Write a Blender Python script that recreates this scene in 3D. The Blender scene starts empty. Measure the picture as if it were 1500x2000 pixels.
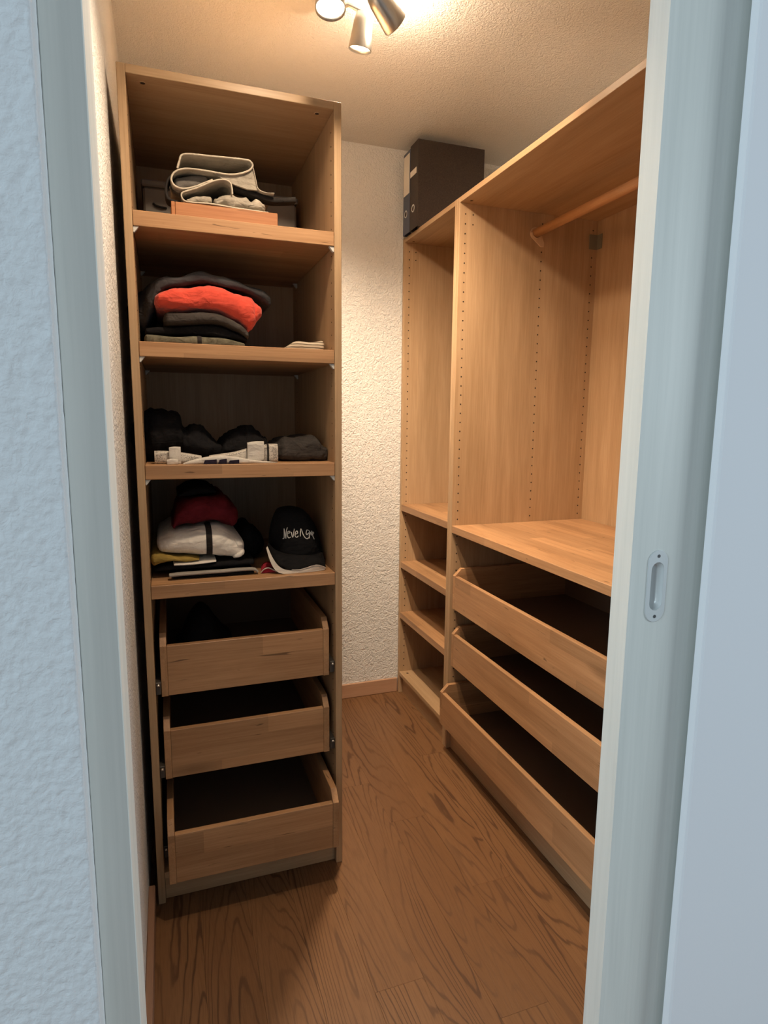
import bpy, bmesh, math, random
from mathutils import Vector, Matrix, noise
random.seed(7)
SC = bpy.context.scene
COL = SC.collection

# ---------------------------------------------------------------- camera
cam_d = bpy.data.cameras.new('camera'); cam = bpy.data.objects.new('camera', cam_d); COL.objects.link(cam)
cam_d.sensor_fit = 'VERTICAL'; cam_d.sensor_height = 36.0; cam_d.lens = 1202.364 / 2000 * 36
cam_d.clip_start = 0.02
CR = Vector((0.9433709, -0.3316215, 0.0088646)); CU = Vector((0.0412962, 0.1439060, 0.9887293)); CF = Vector((0.3291595, 0.9323724, -0.1494514))
cam.matrix_world = Matrix(((CR.x, CU.x, -CF.x, 0.0682808), (CR.y, CU.y, -CF.y, -1.5502695), (CR.z, CU.z, -CF.z, 1.2632081), (0, 0, 0, 1)))
SC.camera = cam

# ---------------------------------------------------------------- world, lights, exposure
SC.view_settings.view_transform = 'Standard'; SC.view_settings.look = 'None'
SC.view_settings.gamma = 1.0; SC.view_settings.use_curve_mapping = False
SC.view_settings.exposure = 0.0
w = bpy.data.worlds.new('room_daylight'); SC.world = w; w.use_nodes = True
WORLD_BG = w.node_tree.nodes['Background']
WORLD_BG.inputs[0].default_value = (0.72, 0.87, 1.0, 1); WORLD_BG.inputs[1].default_value = 0.27

def add_light(name, kind, loc, energy, color, target=None, **kw):
    l = bpy.data.lights.new(name, kind); l.energy = energy; l.color = color
    for k, v in kw.items(): setattr(l, k, v)
    o = bpy.data.objects.new(name, l); COL.objects.link(o); o.location = loc
    if target is not None:
        o.rotation_euler = (Vector(target) - Vector(loc)).to_track_quat('-Z', 'Y').to_euler()
    return o
# daylight of the hallway the photograph is taken from: an unseen area light at left, a mirrored one added at right
add_light('daylight_fill', 'AREA', (-5.4, -3.2, 2.5), 235, (0.70, 0.88, 1.0), (0.2, -0.9, 1.15), shape='RECTANGLE', size=2.6, size_y=2.0)
add_light('daylight_fill', 'AREA', (6.4, -4.0, 2.2), 225, (0.78, 0.91, 1.0), (0.8, -0.9, 1.15), shape='RECTANGLE', size=2.6, size_y=2.0)
WARM = (1.0, 0.78, 0.56)
LAMP_A = Vector((0.416, -0.214, 2.08)); LAMP_A_AIM = Vector((0.40, -0.34, 1.30))
LAMP_B = Vector((0.597, 0.172, 2.235)); LAMP_B_AIM = Vector((0.50, 0.47, 1.0))
LAMP_C = Vector((0.628, -0.008, 2.205)); LAMP_C_AIM = Vector((1.43, 0.34, 1.72))
FILL_D = Vector((0.36, -0.45, 2.20)); FILL_D_AIM = Vector((0.26, 0.03, 0.50))
PWR_A, PWR_B, PWR_C, PWR_FILL = 7.0, 124.0, 15.0, 28.0

# ---------------------------------------------------------------- helpers
def setp(o, label=None, cat=None, group=None, kind=None):
    if label: o['label'] = label
    if cat: o['category'] = cat
    if group: o['group'] = group
    if kind: o['kind'] = kind
    return o
def empty(name, loc=(0, 0, 0)):
    o = bpy.data.objects.new(name, None); COL.objects.link(o); o.location = loc
    o.empty_display_size = 0.05
    return o
def root_loc(p):
    v = Vector((0, 0, 0))
    while p is not None:
        v += p.location; p = p.parent
    return v
def mesh_obj(name, verts, faces, mat, parent=None, smooth=False):
    """verts in world space; stored relative to the parent's place"""
    off = root_loc(parent)
    me = bpy.data.meshes.new(name)
    me.from_pydata([tuple(Vector(v) - off) for v in verts], [], faces)
    me.materials.append(mat)
    if smooth:
        for p in me.polygons: p.use_smooth = True
    me.update()
    o = bpy.data.objects.new(name, me); COL.objects.link(o); o.parent = parent
    return o
def bm_obj(name, bm, mat, parent=None, smooth=False):
    off = root_loc(parent)
    bmesh.ops.translate(bm, verts=bm.verts, vec=-off)
    bmesh.ops.recalc_face_normals(bm, faces=bm.faces)
    me = bpy.data.meshes.new(name); bm.to_mesh(me); bm.free()
    me.materials.append(mat)
    if smooth:
        for p in me.polygons: p.use_smooth = True
    o = bpy.data.objects.new(name, me); COL.objects.link(o); o.parent = parent
    return o
def bm_box(bm, x0, x1, y0, y1, z0, z1, bev=0.0):
    b = bmesh.new() if bev else bm
    vs = [b.verts.new((x, y, z)) for x in (x0, x1) for y in (y0, y1) for z in (z0, z1)]
    for f in ((0, 1, 3, 2), (4, 6, 7, 5), (0, 4, 5, 1), (2, 3, 7, 6), (0, 2, 6, 4), (1, 5, 7, 3)):
        b.faces.new([vs[i] for i in f])
    if bev:
        bmesh.ops.recalc_face_normals(b, faces=b.faces)
        bmesh.ops.bevel(b, geom=b.edges[:], offset=bev, segments=1, affect='EDGES')
        m = bpy.data.meshes.new('tmp'); b.to_mesh(m); b.free(); bm.from_mesh(m); bpy.data.meshes.remove(m)
def box(name, x0, x1, y0, y1, z0, z1, mat, parent=None, bev=0.0008):
    bm = bmesh.new(); bm_box(bm, x0, x1, y0, y1, z0, z1, bev)
    return bm_obj(name, bm, mat, parent)
def prism(name, poly, axis, a0, a1, mat, parent=None, bev=0.0):
    """poly: 2D points; axis 'x': (y,z), 'y': (x,z), 'z': (x,y)"""
    bm = bmesh.new()
    def P(p, a):
        return {'x': (a, p[0], p[1]), 'y': (p[0], a, p[1]), 'z': (p[0], p[1], a)}[axis]
    A = [bm.verts.new(P(p, a0)) for p in poly]; B = [bm.verts.new(P(p, a1)) for p in poly]
    bm.faces.new(A); bm.faces.new(list(reversed(B)))
    n = len(poly)
    for i in range(n): bm.faces.new((A[i], B[i], B[(i + 1) % n], A[(i + 1) % n]))
    bmesh.ops.recalc_face_normals(bm, faces=bm.faces)
    if bev: bmesh.ops.bevel(bm, geom=bm.edges[:], offset=bev, segments=1, affect='EDGES')
    return bm_obj(name, bm, mat, parent)
def catmull(pts, n):
    """resample a polyline of tuples with Catmull-Rom"""
    P = [Vector(p) if len(p) < 5 else p for p in pts]
    dim = len(pts[0]); out = []
    m = len(pts) - 1
    for k in range(n + 1):
        u = k / n * m; i = min(int(u), m - 1); t = u - i
        p0 = pts[max(i - 1, 0)]; p1 = pts[i]; p2 = pts[i + 1]; p3 = pts[min(i + 2, m)]
        out.append(tuple(0.5 * (2 * p1[d] + (p2[d] - p0[d]) * t + (2 * p0[d] - 5 * p1[d] + 4 * p2[d] - p3[d]) * t * t + (3 * p1[d] - p0[d] - 3 * p2[d] + p3[d]) * t ** 3) for d in range(dim)))
    return out
def bm_tube(bm, pts, r, seg=8, cap=True):
    pts = [Vector(p) for p in pts]; rings = []
    up = Vector((0.13, 0.97, 0.21))
    for i, p in enumerate(pts):
        t = (pts[min(i + 1, len(pts) - 1)] - pts[max(i - 1, 0)]).normalized()
        a = t.cross(up)
        if a.length < 0.05: a = t.cross(Vector((1, 0, 0)))
        a.normalize(); b = t.cross(a).normalized()
        rr = r[i] if isinstance(r, (list, tuple)) else r
        rings.append([bm.verts.new(p + (a * math.cos(2 * math.pi * k / seg) + b * math.sin(2 * math.pi * k / seg)) * rr) for k in range(seg)])
    for A, B in zip(rings, rings[1:]):
        for k in range(seg): bm.faces.new((A[k], A[(k + 1) % seg], B[(k + 1) % seg], B[k]))
    if cap: bm.faces.new(rings[0]); bm.faces.new(list(reversed(rings[-1])))
def tube(name, pts, r, mat, parent=None, seg=8):
    bm = bmesh.new(); bm_tube(bm, pts, r, seg)
    return bm_obj(name, bm, mat, parent, True)
def disc_holes(name, centers, axis, r, mat, parent, depth=0.0006, seg=10):
    """small round drilled holes (dark plugs, a hair proud) joined into one mesh. axis: unit vector out of the panel"""
    bm = bmesh.new(); ax = Vector(axis)
    a = ax.orthogonal().normalized(); b = ax.cross(a)
    for c in centers:
        c = Vector(c)
        top = [bm.verts.new(c + ax * depth + (a * math.cos(2 * math.pi * k / seg) + b * math.sin(2 * math.pi * k / seg)) * r) for k in range(seg)]
        bot = [bm.verts.new(v.co - ax * (depth + 0.004)) for v in top]
        bm.faces.new(top)
        for k in range(seg): bm.faces.new((top[k], bot[k], bot[(k + 1) % seg], top[(k + 1) % seg]))
    o = bm_obj(name, bm, mat, parent)
    return o

# ---------------------------------------------------------------- materials
class NT:
    def __init__(s, name):
        s.m = bpy.data.materials.new(name); s.m.use_nodes = True; s.t = s.m.node_tree; s.n = s.t.nodes; s.l = s.t.links
        s.bsdf = s.n['Principled BSDF']
    def node(s, kind, **kw):
        x = s.n.new(kind)
        for k, v in kw.items(): setattr(x, k, v)
        return x
    def link(s, a, b): s.l.new(a, b)
    def val(s, x, i, v):
        if hasattr(v, 'default_value') or hasattr(v, 'is_linked'): s.link(v, x.inputs[i])
        else: x.inputs[i].default_value = v
    def math(s, op, a, b=0.0, c=None, clamp=False):
        x = s.node('ShaderNodeMath', operation=op); x.use_clamp = clamp
        s.val(x, 0, a); s.val(x, 1, b)
        if c is not None: s.val(x, 2, c)
        return x.outputs[0]
    def coords(s, scale, rnd=7.0, loc=(0, 0, 0)):
        tc = s.node('ShaderNodeTexCoord'); mp = s.node('ShaderNodeMapping'); mp.inputs['Scale'].default_value = scale
        mp.inputs['Location'].default_value = loc
        s.link(tc.outputs['Object'], mp.inputs['Vector'])
        if not rnd: return mp.outputs[0]
        oi = s.node('ShaderNodeObjectInfo')
        cx = s.node('ShaderNodeCombineXYZ')
        for i, k in enumerate((1.0, 0.37, 1.71)):
            s.link(s.math('MULTIPLY', oi.outputs['Random'], rnd * k), cx.inputs[i])
        va = s.node('ShaderNodeVectorMath', operation='ADD'); s.link(mp.outputs[0], va.inputs[0]); s.link(cx.outputs[0], va.inputs[1])
        return va.outputs[0]
    def noise(s, vec, scale=1.0, detail=3.0, rough=0.55, dist=0.0):
        x = s.node('ShaderNodeTexNoise'); s.link(vec, x.inputs['Vector'])
        x.inputs['Scale'].default_value = scale; x.inputs['Detail'].default_value = detail; x.inputs['Roughness'].default_value = rough; x.inputs['Distortion'].default_value = dist
        return x.outputs['Fac']
    def ramp(s, fac, stops):
        x = s.node('ShaderNodeValToRGB'); s.link(fac, x.inputs[0])
        e = x.color_ramp.elements
        while len(e) < len(stops): e.new(0.5)
        for i, (p, c) in enumerate(stops): e[i].position = p; e[i].color = (c[0], c[1], c[2], 1)
        return x.outputs[0]
    def mix(s, fac, a, b, mode='MIX'):
        x = s.node('ShaderNodeMix', data_type='RGBA', blend_type=mode)
        s.val(x, 0, fac)
        for i, v in ((6, a), (7, b)):
            if isinstance(v, tuple): x.inputs[i].default_value = (v[0], v[1], v[2], 1)
            else: s.link(v, x.inputs[i])
        return x.outputs[2]
    def bump(s, h, strength=0.3, dist=0.002):
        x = s.node('ShaderNodeBump'); x.inputs['Strength'].default_value = strength; x.inputs['Distance'].default_value = dist
        s.link(h, x.inputs['Height']); s.link(x.outputs[0], s.bsdf.inputs['Normal'])
    def done(s, color, rough=0.5, spec=0.5, metal=0.0):
        if isinstance(color, tuple): s.bsdf.inputs['Base Color'].default_value = (color[0], color[1], color[2], 1)
        else: s.link(color, s.bsdf.inputs['Base Color'])
        if isinstance(rough, float): s.bsdf.inputs['Roughness'].default_value = rough
        else: s.link(rough, s.bsdf.inputs['Roughness'])
        s.bsdf.inputs['Specular IOR Level'].default_value = spec; s.bsdf.inputs['Metallic'].default_value = metal
        return s.m

def sc3(axis, along, across):
    return tuple(along if a == axis else across for a in 'xyz')
def wood(name, axis, base, dark, strip=0.05, strip_amt=0.16, specks=0.0, rough=0.42, lam=None):
    """board with its grain along axis; strip: lamella width in metres; lam: the axis across which lamellas are glued"""
    t = NT(name)
    fine = t.noise(t.coords(sc3(axis, 7, 260)), 1, 3, 0.65)
    mid = t.noise(t.coords(sc3(axis, 1.8, 26), 5), 1, 4, 0.6, 0.5)
    f = t.math('ADD', t.math('MULTIPLY', fine, 0.42), t.math('MULTIPLY', mid, 0.58))
    c = t.ramp(f, [(0.34, dark), (0.64, base)])
    oi = t.node('ShaderNodeObjectInfo')
    sep = t.node('ShaderNodeSeparateXYZ'); tc = t.node('ShaderNodeTexCoord'); t.link(tc.outputs['Object'], sep.inputs[0])
    lams = lam or [a for a in 'xyz' if a != axis]
    acc = t.math('MULTIPLY', oi.outputs['Random'], 19.0)
    for a in lams:
        acc = t.math('ADD', acc, t.math('FLOOR', t.math('MULTIPLY_ADD', sep.outputs['XYZ'.index(a.upper())], 1.0 / strip, t.math('MULTIPLY', oi.outputs['Random'], 0.9))))
    # staves also end along the grain
    acc2 = t.math('ADD', t.math('MULTIPLY', acc, 7.31), t.math('FLOOR', t.math('ADD', t.math('MULTIPLY', sep.outputs['XYZ'.index(axis.upper())], 2.1 if specks else 0.0), t.math('MULTIPLY', acc, 0.37))))
    wn = t.node('ShaderNodeTexWhiteNoise', noise_dimensions='1D'); t.link(acc2, wn.inputs['W'])
    k = t.math('MULTIPLY_ADD', wn.outputs['Value'], strip_amt, 1.0 - strip_amt * 0.55)
    cb = t.node('ShaderNodeCombineXYZ'); [t.link(k, cb.inputs[q]) for q in range(3)]
    c = t.mix(1.0, c, cb.outputs[0], 'MULTIPLY')
    if specks:
        sp = t.noise(t.coords(sc3(axis, 11, 105), 13), 1, 1.5, 0.5, 0.8)
        m = t.ramp(sp, [(0.715, (0, 0, 0)), (0.765, (1, 1, 1))])
        c = t.mix(t.math('MULTIPLY', m, specks), c, tuple(x * 0.30 for x in dark))
        kn = t.node('ShaderNodeTexVoronoi'); t.link(t.coords(sc3(axis, 2.3, 7.0), 17), kn.inputs['Vector']); kn.inputs['Scale'].default_value = 1.0
        km = t.ramp(kn.outputs['Distance'], [(0.05, (1, 1, 1)), (0.16, (0, 0, 0))])
        c = t.mix(t.math('MULTIPLY', km, 0.45), c, tuple(x * 0.45 for x in dark))
    t.bump(fine, 0.10, 0.0006)
    return t.done(c, rough, 0.35)
FOIL_B, FOIL_D = (0.515, 0.35, 0.205), (0.385, 0.245, 0.13)
VEN_B, VEN_D = (0.50, 0.29, 0.148), (0.345, 0.18, 0.083)
M = {}
for a in 'xyz':
    M['foil_' + a] = wood('birch_foil_' + a, a, FOIL_B, FOIL_D, 0.083, 0.09)
    M['veneer_' + a] = wood('birch_veneer_' + a, a, VEN_B, VEN_D, 0.058, 0.30, 0.8)
M['bracket_wood'] = wood('bracket_wood', 'z', (0.62, 0.45, 0.29), (0.54, 0.38, 0.23), 0.05, 0.05)
M['rod_wood'] = wood('rod_wood', 'y', (0.60, 0.34, 0.17), (0.48, 0.25, 0.11), 0.05, 0.1)
M['box_wood'] = wood('box_wood', 'x', (0.46, 0.205, 0.085), (0.30, 0.115, 0.042), 0.03, 0.2, 0.4, 0.5)
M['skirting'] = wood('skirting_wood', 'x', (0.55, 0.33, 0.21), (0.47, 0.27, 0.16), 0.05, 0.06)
M['skirting_shaded'] = wood('skirting_wood_shaded', 'y', (0.30, 0.17, 0.11), (0.25, 0.135, 0.08), 0.05, 0.06)  # left skirting: its shade put into a darker wood colour

def oak_floor():
    t = NT('oiled_oak')
    oi = t.node('ShaderNodeObjectInfo'); rnd = oi.outputs['Random']
    v = t.coords((7.0, 0.70, 1), 31)
    n1 = t.noise(v, 1, 1.2, 0.35, 0.25)
    wob = t.noise(t.coords((60, 9, 1), 17), 1, 2, 0.5)
    ph = t.math('ADD', t.math('MULTIPLY', n1, 185.0), t.math('MULTIPLY', wob, 4.5))
    s = t.math('SINE', ph)
    line = t.ramp(s, [(0.0, (0, 0, 0)), (0.70, (0.12, 0.12, 0.12)), (0.97, (1, 1, 1))])
    patch = t.ramp(t.noise(t.coords((9, 1.4, 1), 23), 1, 2, 0.5), [(0.36, (0, 0, 0)), (0.60, (1, 1, 1))])
    pores = t.noise(t.coords((420, 16, 1), 11), 1, 2, 0.6)
    poresm = t.ramp(pores, [(0.45, (0, 0, 0)), (0.75, (1, 1, 1))])
    base = t.mix(rnd, (0.232, 0.118, 0.052), (0.182, 0.089, 0.038))
    base = t.mix(t.math('MULTIPLY', t.noise(t.coords((14, 1.0, 1), 3), 1, 3, 0.5), 0.5), base, (0.152, 0.070, 0.030))
    k = t.math('MULTIPLY', line, t.math('MULTIPLY_ADD', patch, 0.72, 0.12))
    c = t.mix(k, base, (0.062, 0.025, 0.010))
    c = t.mix(t.math('MULTIPLY', poresm, 0.55), c, (0.112, 0.049, 0.020))
    t.bump(t.math('ADD', t.math('MULTIPLY', line, -0.6), t.math('MULTIPLY', pores, -0.4)), 0.12, 0.0008)
    return t.done(c, t.math('MULTIPLY_ADD', line, 0.12, 0.40), 0.4)
M['oak'] = oak_floor()

def plaster(name, col, scale, strength, dist):
    t = NT(name)
    v = t.coords((1, 1, 1), 0)
    n = t.noise(v, 150 * scale, 3, 0.55, 0.6)
    n2 = t.noise(v, 60 * scale, 2, 0.5, 1.2)
    h = t.math('ADD', t.math('MULTIPLY', n, 0.6), t.math('MULTIPLY', n2, 0.9))
    h = t.math('SMOOTH_MIN', h, 0.95, 0.25)
    big = t.noise(v, 3.0, 2, 0.5)
    c = t.mix(t.math('MULTIPLY', big, 0.25), col, tuple(x * 0.93 for x in col))
    t.bump(h, strength, dist)
    return t.done(c, 0.92, 0.2)
M['plaster'] = plaster('rough_plaster', (0.83, 0.82, 0.79), 1.1, 0.9, 0.009)
M['plaster_front'] = plaster('rough_plaster_outside', (0.71, 0.725, 0.73), 1.4, 0.5, 0.003)
M['ceiling'] = plaster('fine_plaster_ceiling', (0.84, 0.82, 0.78), 1.7, 0.8, 0.006)
M['smooth_wall'] = plaster('smooth_painted_wall', (0.80, 0.81, 0.83), 1.5, 0.06, 0.002)
def painted():
    t = NT('painted_wood')
    v = t.coords((120, 120, 3), 5)
    n = t.noise(v, 1, 3, 0.6); n2 = t.noise(t.coords((14, 14, 0.9), 5), 1, 3, 0.5, 1.0)
    f = t.math('ADD', t.math('MULTIPLY', n, 0.5), t.math('MULTIPLY', n2, 0.5))
    c = t.ramp(f, [(0.32, (0.63, 0.645, 0.60)), (0.62, (0.72, 0.73, 0.68))])
    t.bump(f, 0.12, 0.0008)
    return t.done(c, 0.5, 0.35)
M['paint'] = painted()
def cloth(name, col, var=0.25, weave=900, sheen=0.0, mott=25):
    t = NT(name)
    v = t.coords((1, 1, 1), 3)
    n = t.noise(v, mott, 4, 0.6)
    lo = tuple(x * (1 - var) for x in col); hi = tuple(min(1, x * (1 + var)) for x in col)
    c = t.ramp(n, [(0.3, lo), (0.7, hi)])
    wv = t.noise(v, weave, 1, 0.5)
    fold = t.noise(v, 26, 2, 0.45, 1.6); fold2 = t.noise(t.coords((14, 30, 60), 3), 1, 2, 0.5, 1.0)
    h = t.math('ADD', t.math('MULTIPLY', wv, 0.05), t.math('ADD', t.math('MULTIPLY', fold, 0.8), t.math('MULTIPLY', fold2, 0.5)))
    t.bump(h, 0.55, 0.012)
    m = t.done(c, 0.95, 0.1)
    if sheen: t.bsdf.inputs['Sheen Weight'].default_value = sheen
    return m
def plain(name, col, rough=0.5, metal=0.0, spec=0.5):
    t = NT(name)
    v = t.coords((1, 1, 1), 3)
    n = t.noise(v, 60, 3, 0.6)
    c = t.mix(t.math('MULTIPLY', n, 0.18), col, tuple(x * 0.8 for x in col))
    return t.done(c, rough, spec, metal)
M['hardboard'] = plain('dark_hardboard', (0.16, 0.095, 0.058), 0.75)
M['dark_hole'] = plain('drilled_hole', (0.035, 0.02, 0.012), 0.9)
M['white_plastic'] = plain('milky_plastic', (0.62, 0.60, 0.56), 0.35)
M['runner'] = plain('dark_metal_runner', (0.10, 0.09, 0.08), 0.45, 0.6)
M['steel'] = plain('brushed_steel', (0.62, 0.61, 0.58), 0.34, 1.0)
M['nickel'] = plain('satin_nickel', (0.64, 0.66, 0.65), 0.45, 0.15)
M['cup'] = plain('polished_cup', (0.72, 0.74, 0.73), 0.32, 0.35)
M['screw'] = plain('dark_screw', (0.12, 0.12, 0.12), 0.4, 0.8)
M['bracket_grey'] = plain('grey_bracket', (0.24, 0.22, 0.16), 0.6, 0.2)
M['gap'] = plain('gap_shade', (0.10, 0.09, 0.08), 0.9)

# ================================================================= the setting
CEIL = 2.363; XW = -0.022; YB = 1.015; XRW = 1.645; YF0, YF1 = -0.824, -0.690
# floor: sub-floor + planks laid along Y
floor = setp(box('floor', -1.2, 1.70, -2.6, YB + 0.05, -0.06, -0.0125, M['oak'], None, 0), kind='structure')
PW = 0.118; x0 = 0.692 - 0.118 * 14
rp = random.Random(3)
ends = {14: [0.34, -0.565], 15: [-0.206], 13: [0.343, -0.9], 12: [-0.42], 16: [0.45, -0.75], 11: [0.1]}
for i in range(24):
    xa = x0 + (i) * PW; xb = xa + PW
    if xb < -0.35 or xa > 1.15: continue
    ys = sorted([-1.6] + ends.get(i, [rp.uniform(-0.6, 0.6)]) + [YB])
    if i == 14: ys = sorted([-1.6, -0.563, 0.118, YB])
    for a, b in zip(ys, ys[1:]):
        if b - a < 0.02: continue
        box('plank', xa + 0.0001, xb - 0.0001, a + 0.0001, b - 0.0001, -0.0125, 0.0, M['oak'], floor, 0.00035)
setp(box('ceiling', -0.2, XRW + .1, YF1 - 0.02, YB + 0.1, CEIL, CEIL + 0.1, M['ceiling'], None, 0), kind='structure')
setp(box('wall_left', XW - 0.10, XW, YF1, YB + 0.1, 0, CEIL, M['plaster'], None, 0), kind='structure')
setp(box('wall_back', XW, XRW + 0.1, YB, YB + 0.1, 0, CEIL, M['plaster'], None, 0), kind='structure')
setp(box('wall_right', XRW, XRW + 0.1, YF1, YB, 0, CEIL, M['plaster'], None, 0), kind='structure')
# front wall with the doorway: left pier, pocket skins on the right, lintel
wfl = setp(box('wall_front_left', -1.6, -0.0385, YF0 + 0.002, -0.752, 0, 2.55, M['plaster_front'], None, 0), kind='structure')
def plaster_coat():
    """trowelled render: a real relief wrapped round the wall's corner"""
    path = []                                   # (x, y, nx, ny)
    r, xe = 0.0025, -0.0365
    x = -0.36
    while x < xe - r: path.append((x, YF0, 0, -1)); x += 0.0022
    for k in range(5):
        a = math.pi / 2 * k / 4; path.append((xe - r + r * math.sin(a), YF0 + r - r * math.cos(a), math.sin(a), -math.cos(a)))
    y = YF0 + r + 0.003
    while y < -0.778: path.append((xe, y, 1, 0)); y += 0.004
    zs = [0.15 + 0.0026 * k for k in range(690)]
    V = []; F = []; n = len(path)
    for z in zs:
        u = 0.0
        for i, (x, y, nx, ny) in enumerate(path):
            q = Vector((x * 1.0 + y, z, 0.3))
            h = noise.noise(q * 135) * 0.6 + noise.noise(q * 260 + Vector((3, 1, 7))) * 0.45 + noise.noise(q * 60 + Vector((9, 2, 1))) * 0.4
            h = min(h, 0.38) * 0.0019
            if nx > 0.9: h *= 0.2
            V.append((x + nx * h, y + ny * h, z))
    for j in range(len(zs) - 1):
        for i in range(n - 1): F.append((j * n + i, j * n + i + 1, (j + 1) * n + i + 1, (j + 1) * n + i))
    return mesh_obj('plaster_coat', V, F, M['plaster_front'], wfl, True)
plaster_coat()
setp(box('wall_front_left_inner', -1.6, -0.0375, -0.751, YF1 - 0.001, 0, 2.55, M['plaster'], None, 0), kind='structure')
wr = setp(box('wall_front_right', 0.875, 2.4, YF0, -0.805, 0, 2.55, M['smooth_wall'], None, 0.003), kind='structure')
setp(box('wall_front_right_inner', 0.86, 1.75, -0.735, YF1, 0, CEIL, M['plaster'], None, 0.001), kind='structure')
setp(box('wall_front_lintel', -0.0365, 0.875, YF0, -0.805, 2.06, 2.55, M['smooth_wall'], None, 0.001), kind='structure')
setp(box('wall_front_lintel_inner', -0.0375, 0.86, -0.735, YF1, 2.06, CEIL, M['plaster'], None, 0.001), kind='structure')
# left jamb: face board toward the room, lining toward the closet, a dark strip for the gap's shade between
trim = setp(box('trim_1', -0.0363, 0.0058, -0.787, -0.7475, 0, 2.06, M['paint'], None, 0.0012), kind='structure')
box('lining_strip', -0.0363, 0.0054, -0.7455, -0.684, 0, 2.06, M['paint'], trim, 0.0015)
box('gap_shade_strip', -0.0363, 0.0018, -0.7475, -0.7455, 0, 2.06, M['gap'], trim, 0)
# skirting boards
setp(box('baseboard_left', XW + 0.0002, -0.006, YF1, -0.001, 0.0003, 0.062, M['skirting_shaded'], None, 0.002), kind='structure')
setp(box('baseboard_back', 0.0, 1.043, YB - 0.012, YB - 0.0002, 0.0003, 0.066, M['skirting'], None, 0.002), kind='structure')

# sliding door leaf with a flush pull
DX0, DY0, DY1 = 0.744, -0.795, -0.755
def capsule(cx, cz, hw, hh, n=12):
    pts = []
    for k in range(n + 1):
        a = math.pi * k / n; pts.append((cx + hw * math.cos(a), cz + (hh - hw) + hw * math.sin(a)))
    for k in range(n + 1):
        a = math.pi + math.pi * k / n; pts.append((cx + hw * math.cos(a), cz - (hh - hw) + hw * math.sin(a)))
    return pts
HX, HZ = 0.7965, 1.003
def door_leaf():
    bm = bmesh.new()
    x1 = 1.68; z0, z1 = 0.006, 2.09
    inner = capsule(HX, HZ, 0.0135, 0.0405)
    outer = [(DX0, z0), (x1, z0), (x1, z1), (DX0, z1)]
    vi = [bm.verts.new((p[0], DY0, p[1])) for p in inner]; vo = [bm.verts.new((p[0], DY0, p[1])) for p in outer]
    ed = []
    for L in (vi, vo):
        for k in range(len(L)): ed.append(bm.edges.new((L[k], L[(k + 1) % len(L)])))
    bmesh.ops.triangle_fill(bm, use_beauty=True, edges=ed)
    vb = [bm.verts.new((p[0], DY1, p[1])) for p in outer]
    bm.faces.new(vb)
    for k in range(4): bm.faces.new((vo[k], vo[(k + 1) % 4], vb[(k + 1) % 4], vb[k]))
    vc = [bm.verts.new((p[0], DY0 + 0.016, p[1])) for p in inner]
    for k in range(len(vi)): bm.faces.new((vi[k], vi[(k + 1) % len(vi)], vc[(k + 1) % len(vi)], vc[k]))
    bm.faces.new(vc)
    o = bm_obj('door_1', bm, M['paint'])
    return o
door = setp(door_leaf(), kind='structure')
def pull():
    A = capsule(HX, HZ, 0.0195, 0.059); A2 = capsule(HX, HZ, 0.0187, 0.0582); B = capsule(HX, HZ, 0.0125, 0.0395)
    bm = bmesh.new(); yf = DY0 - 0.0016
    r0 = [bm.verts.new((p[0], DY0 - 0.0001, p[1])) for p in A]; r1 = [bm.verts.new((p[0], yf + .0006, p[1])) for p in A]
    r2 = [bm.verts.new((p[0], yf, p[1])) for p in A2]; r3 = [bm.verts.new((p[0], yf, p[1])) for p in B]
    r4 = [bm.verts.new((p[0], DY0 - 0.0001, p[1])) for p in B]
    for X, Y in ((r0, r1), (r1, r2), (r2, r3), (r3, r4)):
        for k in range(len(X)): bm.faces.new((X[k], X[(k + 1) % len(X)], Y[(k + 1) % len(X)], Y[k]))
    pl = bm_obj('flush_pull', bm, M['nickel'], door)
    pl['label'] = 'oval satin metal flush pull plate'
    bm = bmesh.new(); rings = []
    for d, s in ((-0.0014, 1.0), (0.004, 0.97), (0.009, 0.88), (0.012, 0.7), (0.0132, 0.35)):
        C = capsule(HX, HZ, 0.0124 * s, 0.0394 - 0.0124 * (1 - s))
        rings.append([bm.verts.new((p[0], DY0 + d, p[1])) for p in C])
    for X, Y in zip(rings, rings[1:]):
        for k in range(len(X)): bm.faces.new((X[k], X[(k + 1) % len(X)], Y[(k + 1) % len(X)], Y[k]))
    bm.faces.new(rings[-1])
    bm_obj('finger_cup', bm, M['cup'], pl, True)
    for z in (HZ + 0.0495, HZ - 0.0495):
        disc_holes('screw', [(HX, DY0 - 0.0016, z)], (0, -1, 0), 0.0027, M['screw'], pl, 0.0005, 12)
pull()

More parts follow.
